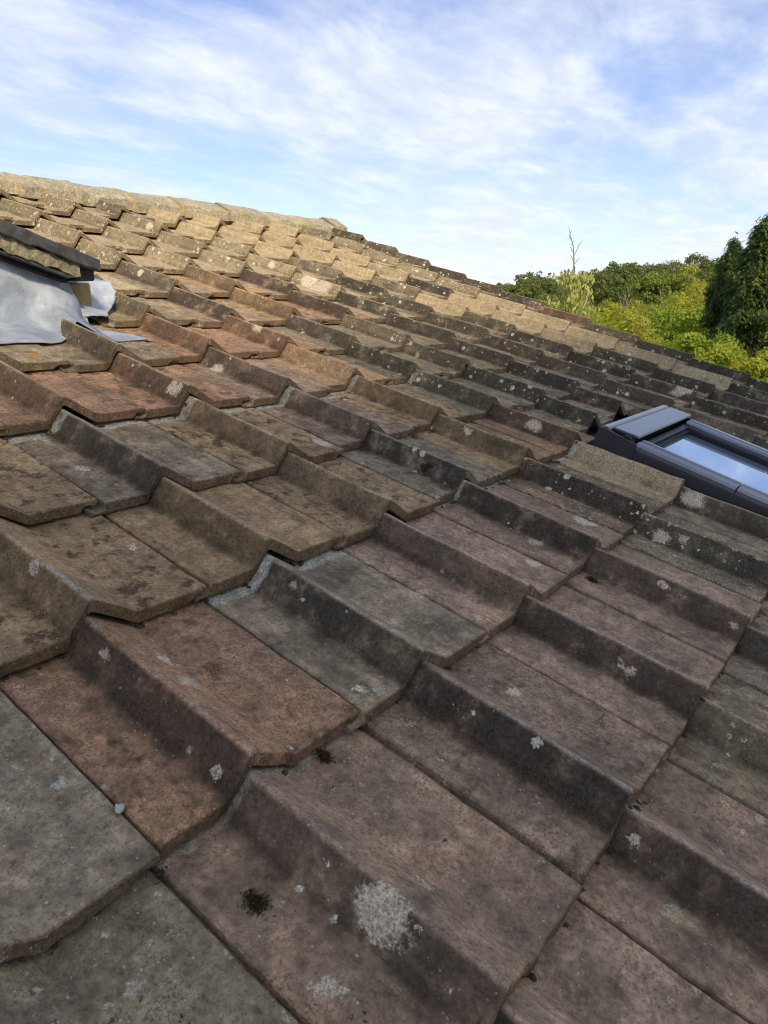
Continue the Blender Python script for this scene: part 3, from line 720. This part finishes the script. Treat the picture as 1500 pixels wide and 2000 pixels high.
o = slope_strip('verge_tile', -0.36, 0.014, 1.662, 2.02, 0.031, 0.064, M_VERGE, 0.0016, 24, 3); bevel(o, 0.003)
slope_strip('dormer_slope', 2 * UA - 0.43, 0.425, 2.025, 3.05, 0.020, 0.058, M_VERGE, 0.0, 40, 4)
slope_strip('verge_tile', 2 * UA - 0.43, -0.366, 1.661, 2.02, 0.030, 0.062, M_VERGE, 0.0006, 40, 5)
slope_strip('verge_mortar', -1.0, 0.372, 1.672, 1.76, -0.006, 0.031, M_MORTAR, 0.0030, 120, 6)
slope_strip('undercloak', -1.0, 0.345, 1.676, 1.76, -0.013, -0.006, M_VERGE, 0.0010, 80, 7)
slope_strip('soffit_board', -1.0, 0.350, 1.700, 1.76, -0.024, -0.013, M_RUBBER, 0.0, 10, 8)
v_, f_ = box_vf(0.366, 0.462, 1.775, 1.88, 0.520, 0.596); o = mesh_obj('mortar_fillet', v_, f_, M_MORTAR_Y, dormer); bevel(o, 0.008, 3)
v_, f_ = box_vf(0.385, 0.432, 1.700, 1.80, 0.598, 0.632); o = mesh_obj('eave_tile', v_, f_, M_VERGE, dormer); bevel(o, 0.006)

# ------------------------------------------------------------------ ground and hills
def ground_z(x, y):
    d = math.hypot(x - cam.location.x, y)
    t = min(max((d - 25.0) / 190.0, 0.0), 1.0)
    az = math.degrees(math.atan2(y, x))
    lift = 5.5 + 0.13 * max(-10.0, min(30.0, 30.0 - az))
    far = lift * t * t * (3 - 2 * t)
    dip = -1.6 * math.exp(-((d - 30.0) / 22.0) ** 2)
    return GZ + far + dip * min(1.0, d / 12.0) * 0.8
M_GRASS = simple('meadow_grass', (0.055, 0.075, 0.022), 0.95, 0.4, 0.3, bump=0.05, bscale=8.0)
rad = [0.0, 3, 6, 10, 14, 18, 24, 30, 38, 48, 60, 75, 95, 120, 150, 185, 230, 300, 420, 700, 1200, 2200]
V_, F_ = [], []; NA = 96
for r_ in rad:
    for k in range(NA):
        a = 2 * math.pi * k / NA; x, y = r_ * math.cos(a), r_ * math.sin(a)
        V_.append((x, y, ground_z(x, y)))
for a in range(len(rad) - 1):
    for k in range(NA):
        F_.append((a * NA + k, (a + 1) * NA + k, (a + 1) * NA + (k + 1) % NA, a * NA + (k + 1) % NA))
gr_ = mesh_obj('ground', V_, F_, M_GRASS, None, True); gr_['kind'] = 'structure'

# ------------------------------------------------------------------ vegetation
def leaf_mat(name, ca, cb, cc=None, trans=0.35):
    mt, g, b = new_mat(name)
    geo = g.node('ShaderNodeNewGeometry')
    r = geo.outputs['Random Per Island']
    c = g.mix(g.smooth(r, 0.0, 1.0), ca, cb)
    if cc is not None:
        c = g.mix(g.smooth(g.noise(g.node('ShaderNodeTexCoord').outputs['Object'], 0.9, 3.0, 0.6), 0.45, 0.68), c, cc)
    out = mt.node_tree.nodes['Material Output']
    g.put(b.inputs['Base Color'], c); b.inputs['Roughness'].default_value = 0.6; b.inputs['Specular IOR Level'].default_value = 0.3
    tr = g.node('ShaderNodeBsdfTranslucent', {'Color': g.mix(1.0, c, (1.5, 1.45, 0.7), 'MULTIPLY')})
    mx = g.node('ShaderNodeMixShader', {0: trans, 1: b.outputs[0], 2: tr.outputs[0]})
    g.l.new(mx.outputs[0], out.inputs['Surface'])
    return mt

def quads_mesh(name, C, A, B, mat):
    """leaf faces: centres C, half axes A and B (n,3 each); each leaf a bent pair of triangles' worth of quad"""
    n = len(C)
    V = np.empty((n, 4, 3), np.float32)
    V[:, 0] = C - A; V[:, 1] = C + B * 0.9 - A * 0.1; V[:, 2] = C + A; V[:, 3] = C - B * 0.9 - A * 0.1
    me = bpy.data.meshes.new(name)
    me.vertices.add(4 * n); me.vertices.foreach_set('co', V.ravel())
    me.loops.add(4 * n); me.loops.foreach_set('vertex_index', np.arange(4 * n, dtype=np.int32))
    me.polygons.add(n); me.polygons.foreach_set('loop_start', np.arange(0, 4 * n, 4, dtype=np.int32)); me.polygons.foreach_set('loop_total', np.full(n, 4, np.int32))
    me.materials.append(mat); me.update(calc_edges=True); me.validate()
    return me
def rand_dirs(r, n):
    v = r.normal(size=(n, 3)); return v / np.linalg.norm(v, axis=1, keepdims=True)
def crown_leaves(r, rx, rz, zc, nclump, per, size, droop=0.0, elong=1.0, clump=0.42):
    """clumps of leaves through the volume of an uneven crown"""
    d = rand_dirs(r, nclump); rr = r.uniform(0.25, 1.0, nclump) ** 0.45
    bump = 1.0 + 0.22 * np.sin(d[:, 0] * 4.1 + r.uniform(0, 6)) * np.cos(d[:, 1] * 3.7 + r.uniform(0, 6)) + 0.12 * np.sin(d[:, 2] * 7 + r.uniform(0, 6))
    cc = d * (rr * bump)[:, None] * np.array([rx, rx, rz]); cc[:, 2] += zc
    cr = r.uniform(0.55, 1.15, nclump) * clump * min(rx, rz)
    C = np.repeat(cc, per, 0); R_ = np.repeat(cr, per)
    dd = rand_dirs(r, len(C)); dd[:, 2] = np.where(r.random(len(C)) < 0.65, np.abs(dd[:, 2]), dd[:, 2])
    C = C + dd * (R_ * r.uniform(0.55, 1.05, len(C)))[:, None]
    nrm = dd * 0.8 + rand_dirs(r, len(C)) * 0.7; nrm /= np.linalg.norm(nrm, axis=1, keepdims=True)
    t = rand_dirs(r, len(C)); t[:, 2] -= droop * 1.6
    a = t - nrm * (t * nrm).sum(1, keepdims=True); a /= np.linalg.norm(a, axis=1, keepdims=True)
    b = np.cross(nrm, a); s = size * r.uniform(0.6, 1.35, len(C))[:, None]
    return C, a * s * elong, b * s * 0.62
def tube(P, R, seg=7):
    V, F = [], []
    P = [Vector(p) for p in P]
    for k, p in enumerate(P):
        d = (P[min(k + 1, len(P) - 1)] - P[max(k - 1, 0)]).normalized()
        a = d.orthogonal().normalized(); b = d.cross(a)
        for q in range(seg):
            t = 2 * math.pi * q / seg; V.append(tuple(p + (a * math.cos(t) + b * math.sin(t)) * R[k]))
    for k in range(len(P) - 1):
        for q in range(seg):
            F.append((k * seg + q, k * seg + (q + 1) % seg, (k + 1) * seg + (q + 1) % seg, (k + 1) * seg + q))
    return V, F
def trunk_parts(r, h, rad0, limbs, reach, z0=0.45):
    parts = [tube([(0, 0, -0.2), (r.normal(0, .04) * h * .2, r.normal(0, .04) * h * .2, h * 0.4), (r.normal(0, .05) * h * .3, r.normal(0, .05) * h * .3, h * 0.85)], [rad0, rad0 * 0.7, rad0 * 0.2])]
    for k in range(limbs):
        a = r.uniform(0, 6.28); zz = h * r.uniform(z0, 0.75); L = reach * r.uniform(0.6, 1.0)
        parts.append(tube([(0, 0, zz), (math.cos(a) * L * .5, math.sin(a) * L * .5, zz + L * .4), (math.cos(a) * L, math.sin(a) * L, zz + L * .7)], [rad0 * .4, rad0 * .25, rad0 * .08], 5))
    return join_vf(parts)
M_BARK = simple('grey_brown_bark', (0.10, 0.08, 0.06), 0.95, 0.35, 9.0)
M_DEAD = simple('bleached_dead_wood', (0.30, 0.25, 0.17), 0.9, 0.3, 20.0)
def polar(px_az, d, el=None):
    a = math.radians(px_az); x = cam.location.x + d * math.cos(a); y = cam.location.y + d * math.sin(a)
    z = None if el is None else cam.location.z + d * math.tan(math.radians(el))
    return x, y, z
def az_of(px):                                            # bearing of a direction seen in the picture
    return math.degrees(math.atan2(fwd.y + right.y * (px - 750) / 1390.9, fwd.x + right.x * (px - 750) / 1390.9)) + 0.0
def dir_of(px, py):
    d = fwd + right * ((px - 750) / 1390.9) - up * ((py - 1000) / 1390.9)
    return math.degrees(math.atan2(d.y, d.x)), math.degrees(math.atan2(d.z, math.hypot(d.x, d.y)))

M_L_FAR = leaf_mat('woodland_leaf', (0.085, 0.120, 0.034), (0.160, 0.195, 0.048), (0.220, 0.225, 0.052))
M_L_FAR2 = leaf_mat('bright_woodland_leaf', (0.130, 0.195, 0.036), (0.240, 0.295, 0.050), (0.270, 0.265, 0.055))
M_L_BUSH = leaf_mat('yellow_green_leaf', (0.21, 0.26, 0.028), (0.44, 0.44, 0.052), (0.38, 0.29, 0.075), 0.45)
M_L_BUSH2 = leaf_mat('fresh_green_leaf', (0.14, 0.23, 0.025), (0.30, 0.38, 0.045), (0.42, 0.42, 0.052), 0.45)
M_L_PALE = leaf_mat('pale_drooping_leaf', (0.34, 0.38, 0.11), (0.58, 0.56, 0.20), None, 0.4)
M_L_CON = leaf_mat('dark_conifer_spray', (0.040, 0.080, 0.024), (0.120, 0.175, 0.040), (0.20, 0.23, 0.042), 0.25)

# far wood that reads as one mass, on the slope across the valley
SKY_LINE = [(700, 560), (950, 548), (1060, 532), (1160, 522), (1240, 512), (1300, 506), (1360, 508), (1420, 496), (1500, 488), (1800, 478)]
def sky_y(px): return float(np.interp(px, [p[0] for p in SKY_LINE], [p[1] for p in SKY_LINE]))
r = np.random.default_rng(21); Cs, As, Bs = [], [], []
for k in range(270):
    px = r.uniform(760, 1750); t = r.random() ** 0.8
    d = 110 + 90 * t
    py = sky_y(px) + (1 - t) * r.uniform(25, 95) + r.uniform(-3, 7)
    az, el = dir_of(px, py); x, y, z = polar(az, d, el)
    rx = r.uniform(2.0, 3.8); rz = rx * r.uniform(0.85, 1.25)
    C, A, B = crown_leaves(r, rx, rz, z - rz * 1.0, 30, 52, 0.21, clump=0.36)
    C[:, 0] += x; C[:, 1] += y
    Cs.append(C); As.append(A); Bs.append(B)
me = quads_mesh('distant_woodland', np.concatenate(Cs), np.concatenate(As), np.concatenate(Bs), M_L_FAR)
wo = bpy.data.objects.new('distant_woodland', me); COL.objects.link(wo); wo['kind'] = 'stuff'
tag(wo, 'dark green wood covering the hillside under the sky', 'woodland')

def place_tree(name, label, px, py_top, d, rx, rz, mat, seed, nclump, per, size, group=None, droop=0.0, elong=1.0, clump=0.42, cat='tree', limbs=6):
    r = np.random.default_rng(seed)
    az, el = dir_of(px, py_top); x, y, ztop = polar(az, d, el); gz = ground_z(x, y); h = ztop - gz
    t = empty(name, (x, y, gz)); tag(t, label, cat, group)
    C, A, B = crown_leaves(r, rx, rz, h - rz, nclump, per, size, droop, elong, clump)
    o = bpy.data.objects.new('crown', quads_mesh('crown', C, A, B, mat)); COL.objects.link(o); o.parent = t
    v, f = trunk_parts(r, h - rz * 0.4, max(0.04, 0.022 * h), limbs, rx * 0.7)
    mesh_obj('trunk', v, f, M_BARK, t)
    return t, h, r
GW = 'rounded trees on the hillside wood'
for k, (px, py, d, rx, lab, mt_) in enumerate([
        (1020, 548, 120, 3.0, 'olive green crown on the hill just right of the roof edge', M_L_FAR),
        (1185, 530, 118, 3.2, 'round green tree on the hill just right of the bare twig', M_L_FAR),
        (1215, 521, 130, 3.4, 'second rounded hill tree right of the bare twig', M_L_FAR),
        (1268, 534, 112, 2.9, 'bright green round tree below the middle of the hill skyline', M_L_FAR2),
        (1312, 535, 112, 3.0, 'round mid green tree right of the bright green hill tree', M_L_FAR2),
        (1345, 527, 116, 2.8, 'yellowish tree low on the hill near the tall conifers', M_L_BUSH),
        (1375, 505, 132, 3.6, 'dark tall tree on the hill skyline beside the conifers', M_L_FAR)]):
    place_tree('hill_tree', lab, px, py, d, rx, rx * 1.25, mt_, 60 + k, 60, 120, 0.19, GW, clump=0.34, limbs=3)

GB = 'yellow green trees behind the house'
bush_list = [
    (985, 612, 22, 1.4, M_L_BUSH2, 'green tree just beyond the tiled verge, nearest the ridge'),
    (1060, 616, 18, 1.2, M_L_BUSH2, 'leafy tree behind the pale shrub with the bare twig'),
    (1180, 606, 17, 1.0, M_L_BUSH, 'yellow green tree right of the pale shrub'),
    (1225, 586, 22, 1.3, M_L_BUSH, 'yellow green tree with dead stems in the middle of the garden'),
    (1292, 594, 19, 1.15, M_L_BUSH2, 'fresh green tree with a leaning bare branch'),
    (1352, 570, 23, 1.5, M_L_BUSH, 'yellowing tree just left of the dark conifers'),
    (1335, 642, 13, 1.0, M_L_BUSH2, 'low bright bush above the far end of the verge'),
    (1225, 632, 13, 1.0, M_L_BUSH, 'low yellow bush above the middle of the verge'),
    (1402, 668, 12, 0.55, M_L_BUSH2, 'small bright shrub at the foot of the shorter conifer'),
    (1488, 700, 10.5, 0.42, M_L_BUSH2, 'sunlit shrub sprig low at the right edge'),
    (1130, 630, 14, 1.0, M_L_BUSH2, 'green bush behind the foot of the pale shrub')]
trees = []
for k, (px, py, d, rx, mt_, lab) in enumerate(bush_list):
    trees.append(place_tree('garden_tree', lab, px, py, d, rx, rx * 1.25, mt_, 90 + k, 95, 340, 0.034 if d > 15 else 0.026, GB, droop=0.15, elong=1.2, clump=0.33))
# bleached dead stems standing out of some of them
for idx, stems in ((3, [(0.1, 0.5, 0.35, 0.2), (-0.4, 0.2, -0.25, 0.1), (0.5, -0.3, 0.1, 0.35)]), (4, [(0.2, -0.3, 0.5, 0.15), (-0.2, 0.3, 0.15, 0.3)]), (2, [(0.1, 0.1, -0.2, 0.2), (-0.3, 0.0, 0.1, 0.1)]), (5, [(0.2, 0.3, 0.4, -0.2), (-0.4, 0.3, 0.3, 0.1), (-0.5, -0.3, 0.1, 0.2)])):
    t, h, r = trees[idx]
    for sx, sy, lx, ly in stems:
        ln = r.choice([-1, 1]) * r.uniform(0.3, 0.75); lx = right.x * ln; ly = right.y * ln
        pts = [Vector((sx, sy, h * 0.60)), Vector((sx + lx * .35 + r.normal(0, .05), sy + ly * .35, h * 0.80)), Vector((sx + lx * .7 + r.normal(0, .05), sy + ly * .7, h * 0.95)), Vector((sx + lx, sy + ly, h + r.uniform(0.10, 0.35)))]
        parts = [tube(pts, [0.014, 0.012, 0.009, 0.004], 5)]
        for q in range(7):
            k = r.uniform(0.2, 0.98) * 3; a = min(int(k), 2); b0 = pts[a].lerp(pts[a + 1], k - a)
            tip = b0 + Vector((r.normal(0, .16), r.normal(0, .16), r.uniform(.12, .32)))
            parts.append(tube([b0, b0.lerp(tip, .5) + Vector((r.normal(0, .03), r.normal(0, .03), 0)), tip], [0.007, 0.005, 0.002], 4))
        v, f = join_vf(parts); mesh_obj('dead_branch', v, f, M_DEAD, t)

# pale drooping shrub with the bare twig above it
az, el = dir_of(1122, 520); d = 9.2; x, y, zt = polar(az, d, el); gz = ground_z(x, y); h = zt - gz
ps = empty('drooping_shrub', (x, y, gz)); tag(ps, 'pale drooping leaved shrub with a bare twig rising above the roof edge', 'shrub')
r = np.random.default_rng(5)
Cs, As, Bs = [], [], []; stemparts = []
vr = Vector((right.x, right.y, 0)).normalized()
for k in range(120):
    a = r.uniform(0, 6.28); dz_ = r.uniform(0.12, 1.5); L = r.uniform(0.25, 1.0) * (0.16 + 0.36 * min(1.0, dz_ / 0.7)); z0 = h - dz_
    tip = np.array([math.cos(a) * L, math.sin(a) * L, z0 + 0.10 - L * 0.1]); base = np.array([0, 0, z0 - 0.12])
    stemparts.append(tube([tuple(base), tuple((base + tip) / 2 + [0, 0, .04]), tuple(tip)], [0.006, 0.004, 0.002], 4))
    n = 34
    tt = r.uniform(0.25, 1.0, n)[:, None]
    C = base * (1 - tt) + tip * tt + r.normal(0, 0.035, (n, 3)); C[:, 2] -= 0.05
    A = np.stack([r.normal(0, .35, n), r.normal(0, .35, n), -np.ones(n)], 1); A /= np.linalg.norm(A, axis=1, keepdims=True)
    B = np.cross(A, rand_dirs(r, n)); B /= np.linalg.norm(B, axis=1, keepdims=True)
    s = r.uniform(0.022, 0.042, n)[:, None]
    Cs.append(C); As.append(A * s); Bs.append(B * s * 0.5)
o = bpy.data.objects.new('foliage', quads_mesh('foliage', np.concatenate(Cs), np.concatenate(As), np.concatenate(Bs), M_L_PALE)); COL.objects.link(o); o.parent = ps
v, f = join_vf(stemparts + [tube([(0, 0, -0.1), (0.02, 0, h * .5), (0, 0, h)], [0.03, 0.02, 0.009], 6)]); mesh_obj('stem', v, f, M_BARK, ps)
tw = [Vector((0, 0, h - 0.3)), Vector(vr) * -0.01 + Vector((0, 0, h + 0.08)), Vector(vr) * -0.03 + Vector((0, 0, h + 0.22)), Vector(vr) * -0.10 + Vector((0, 0, h + 0.43))]
parts = [tube(tw, [0.010, 0.008, 0.006, 0.003], 5)]
for fr_, dx, dz in ((0.10, 0.10, 0.20), (0.16, -0.035, 0.06), (0.24, 0.03, 0.05), (0.30, -0.03, 0.05), (0.36, 0.02, 0.04), (0.04, -0.05, 0.09), (0.02, 0.06, 0.07)):
    b0 = Vector((0, 0, h + fr_)) - vr * (fr_ * 0.22)
    parts.append(tube([b0, b0 + vr * dx * 0.6 + Vector((0, 0, dz * .7)), b0 + vr * dx + Vector((0, 0, dz))], [0.005, 0.004, 0.0015], 4))
v, f = join_vf(parts); mesh_obj('bare_twig', v, f, M_DEAD, ps)

# two dark conifers at the right
def conifer(label, px, py, d, rbase, seed, tops):
    r = np.random.default_rng(seed)
    az, el = dir_of(px, py); x, y, zt = polar(az, d, el); gz = ground_z(x, y); h = zt - gz
    t = empty('conifer', (x, y, gz)); tag(t, label, 'tree', 'dark conifers at the right')
    Cs, As, Bs = [], [], []; parts = [tube([(0, 0, -.2), (0, 0, h * .5), (0, 0, h - .05)], [0.13, 0.08, 0.008], 7)]
    for (ox, oy, hh, rb) in tops:
        nb = int(330 * rb / rbase)
        for k in range(nb):
            f_ = r.random() ** 0.85; z = hh * h * (0.12 + 0.88 * f_); rr = rb * (1.0 - f_) ** 0.62 * r.uniform(0.35, 1.12) + 0.05
            a = r.uniform(0, 6.28); dirh = np.array([math.cos(a), math.sin(a), 0.0])
            n = int(70 + 200 * rr)
            tt = r.uniform(0.05, 1.0, n) ** 0.7
            P_ = np.array([ox, oy, z]) + dirh * (rr * tt)[:, None]
            P_[:, 2] += 0.55 * rr * tt - 0.30 * rr * tt ** 2
            side = np.cross(dirh, [0, 0, 1.0]); sp_ = r.normal(0, 1, n)
            P_ += side * (sp_ * 0.12 * (1.25 - tt))[:, None]; P_[:, 2] += r.normal(0, 0.05, n); P_[:, 2] -= np.abs(sp_) * 0.05 + r.uniform(0, .10, n) * tt
            A = dirh * 0.7 + side * np.sign(sp_)[:, None] * 0.6 + r.normal(0, .25, (n, 3)); A[:, 2] -= 0.55
            A /= np.linalg.norm(A, axis=1, keepdims=True)
            B = np.cross(A, np.array([0, 0, 1.0]) + r.normal(0, .35, (n, 3))); B /= np.linalg.norm(B, axis=1, keepdims=True)
            s = r.uniform(0.022, 0.060, n)[:, None]
            Cs.append(P_); As.append(A * s); Bs.append(B * s * 0.30)
            if k % 3 == 0: parts.append(tube([(ox, oy, z), tuple(np.array([ox, oy, z]) + dirh * rr * .8)], [0.012, 0.003], 4))
    o = bpy.data.objects.new('foliage', quads_mesh('foliage', np.concatenate(Cs), np.concatenate(As), np.concatenate(Bs), M_L_CON)); COL.objects.link(o); o.parent = t
    v, f = join_vf(parts); mesh_obj('trunk', v, f, M_BARK, t)
conifer('taller dark conifer cut by the right edge of the picture', 1500, 430, 13.0, 1.0, 31, [(0, 0, 1.0, 1.25), (0.25, 0.25, 0.93, 0.6)])
conifer('shorter dark conifer left of the tallest one', 1434, 474, 14.0, 0.75, 32, [(0, 0, 1.0, 0.95), (0.30, -0.2, 0.92, 0.6)])

# ------------------------------------------------------------------ small loose things on the tiles
def lump(name, loc, sx, sy, sz, mat, seed):
    import bmesh
    r = np.random.default_rng(seed); bm = bmesh.new(); bmesh.ops.create_icosphere(bm, subdivisions=2, radius=1.0)
    for v in bm.verts:
        k = 1 + r.normal(0, 0.10); v.co = Vector((v.co.x * sx * k, v.co.y * sy * k, v.co.z * sz * k))
    me = bpy.data.meshes.new(name); bm.to_mesh(me); bm.free(); me.materials.append(mat)
    o = bpy.data.objects.new(name, me); COL.objects.link(o); o.location = loc; return o
pb = lump('pebble', RW(-0.4135, 0.3715, -0.0492 + 0.003), 0.0062, 0.0045, 0.0035, simple('cream_stone', (0.55, 0.52, 0.42), 0.8, 0.1, 100.0), 3)
pb.rotation_euler = (PITCH, 0, 0.7)
tag(pb, 'tiny cream pebble caught in the joint between two tiles at lower left', 'pebble')

# spiky moss tufts growing on the near tiles and crumbs of moss caught along the courses
M_MOSS = leaf_mat('dark_moss_blade', (0.030, 0.024, 0.011), (0.105, 0.080, 0.030), None, 0.1)
for k, (u, v, w, sz, lab) in enumerate([(-0.3709 , 0.2180, -0.0620, 0.013, 'dark spiky moss tuft on the pan of the bottom centre tile'),
                                        (-0.1870, 0.3010, -0.0690, 0.011, 'dark moss tuft under the lower edge of the reddish front tile'),
                                        (0.5513, 0.2710, -0.0665, 0.012, 'small brown moss patch just below a tile lap at right centre')]):
    r = np.random.default_rng(400 + k); n = 420
    d = rand_dirs(r, n); d[:, 2] = np.abs(d[:, 2]) * 0.7 + 0.15; d /= np.linalg.norm(d, axis=1, keepdims=True)
    L = sz * r.uniform(0.15, 0.55, n)[:, None]
    C = d * L * 0.5 + r.normal(0, sz * 0.34, (n, 3)) * np.array([1, 1.3, 0.06])
    B = np.cross(d, rand_dirs(r, n)); B /= np.linalg.norm(B, axis=1, keepdims=True)
    o = bpy.data.objects.new('moss_tuft', quads_mesh('moss_tuft', C, d * L * 0.5, B * 0.0008, M_MOSS)); COL.objects.link(o)
    o.location = RW(u, v, surf_w(u, v) + 0.0005); o.rotation_euler = (PITCH, 0, 0); tag(o, lab, 'moss', 'moss tufts on the near tiles')
r = np.random.default_rng(77); parts = []
ico_v = [(0, 0, 1), (0.89, 0, 0.45), (0.28, 0.85, 0.45), (-0.72, 0.53, 0.45), (-0.72, -0.53, 0.45), (0.28, -0.85, 0.45), (0.72, 0.53, -0.2), (-0.28, 0.85, -0.2), (-0.89, 0, -0.2), (-0.28, -0.85, -0.2), (0.72, -0.53, -0.2)]
ico_f = [(0, 1, 2), (0, 2, 3), (0, 3, 4), (0, 4, 5), (0, 5, 1), (1, 6, 2), (2, 7, 3), (3, 8, 4), (4, 9, 5), (5, 10, 1), (6, 7, 2), (7, 8, 3), (8, 9, 4), (9, 10, 5), (10, 6, 1)]
for j in range(-1, 7):
    for i in range(-3, 9):
        for q in range(r.integers(6, 18)):
            xx = r.choice([-0.112, -0.034, 0.078, r.uniform(-0.1, 0.18)]) + r.normal(0, 0.006)
            u = W * i + xx; v = VROW[j] - abs(r.normal(0, 0.004)) - 0.001
            if (u > WU0 - 0.03 and u < WU1 + 0.1 and v < 0.7) or dormer_covers(u - 0.1, v): continue
            s_ = r.uniform(0.0011, 0.0048)
            w = surf_w(u, v)
            parts.append(([RW(u + a * s_ * r.uniform(.6, 1.5), v + b * s_ * r.uniform(.6, 1.5), w + c * s_ * 0.8) for a, b, c in ico_v], ico_f))
v_, f_ = join_vf(parts)
mo = mesh_obj('moss_crumbs', v_, f_, simple('moss_crumb', (0.075, 0.058, 0.034), 0.95, 0.6, 60.0, bump=0.001, bscale=900.0)); mo['kind'] = 'stuff'
tag(mo, 'brown crumbs of moss and grit caught along the tile edges', 'moss')
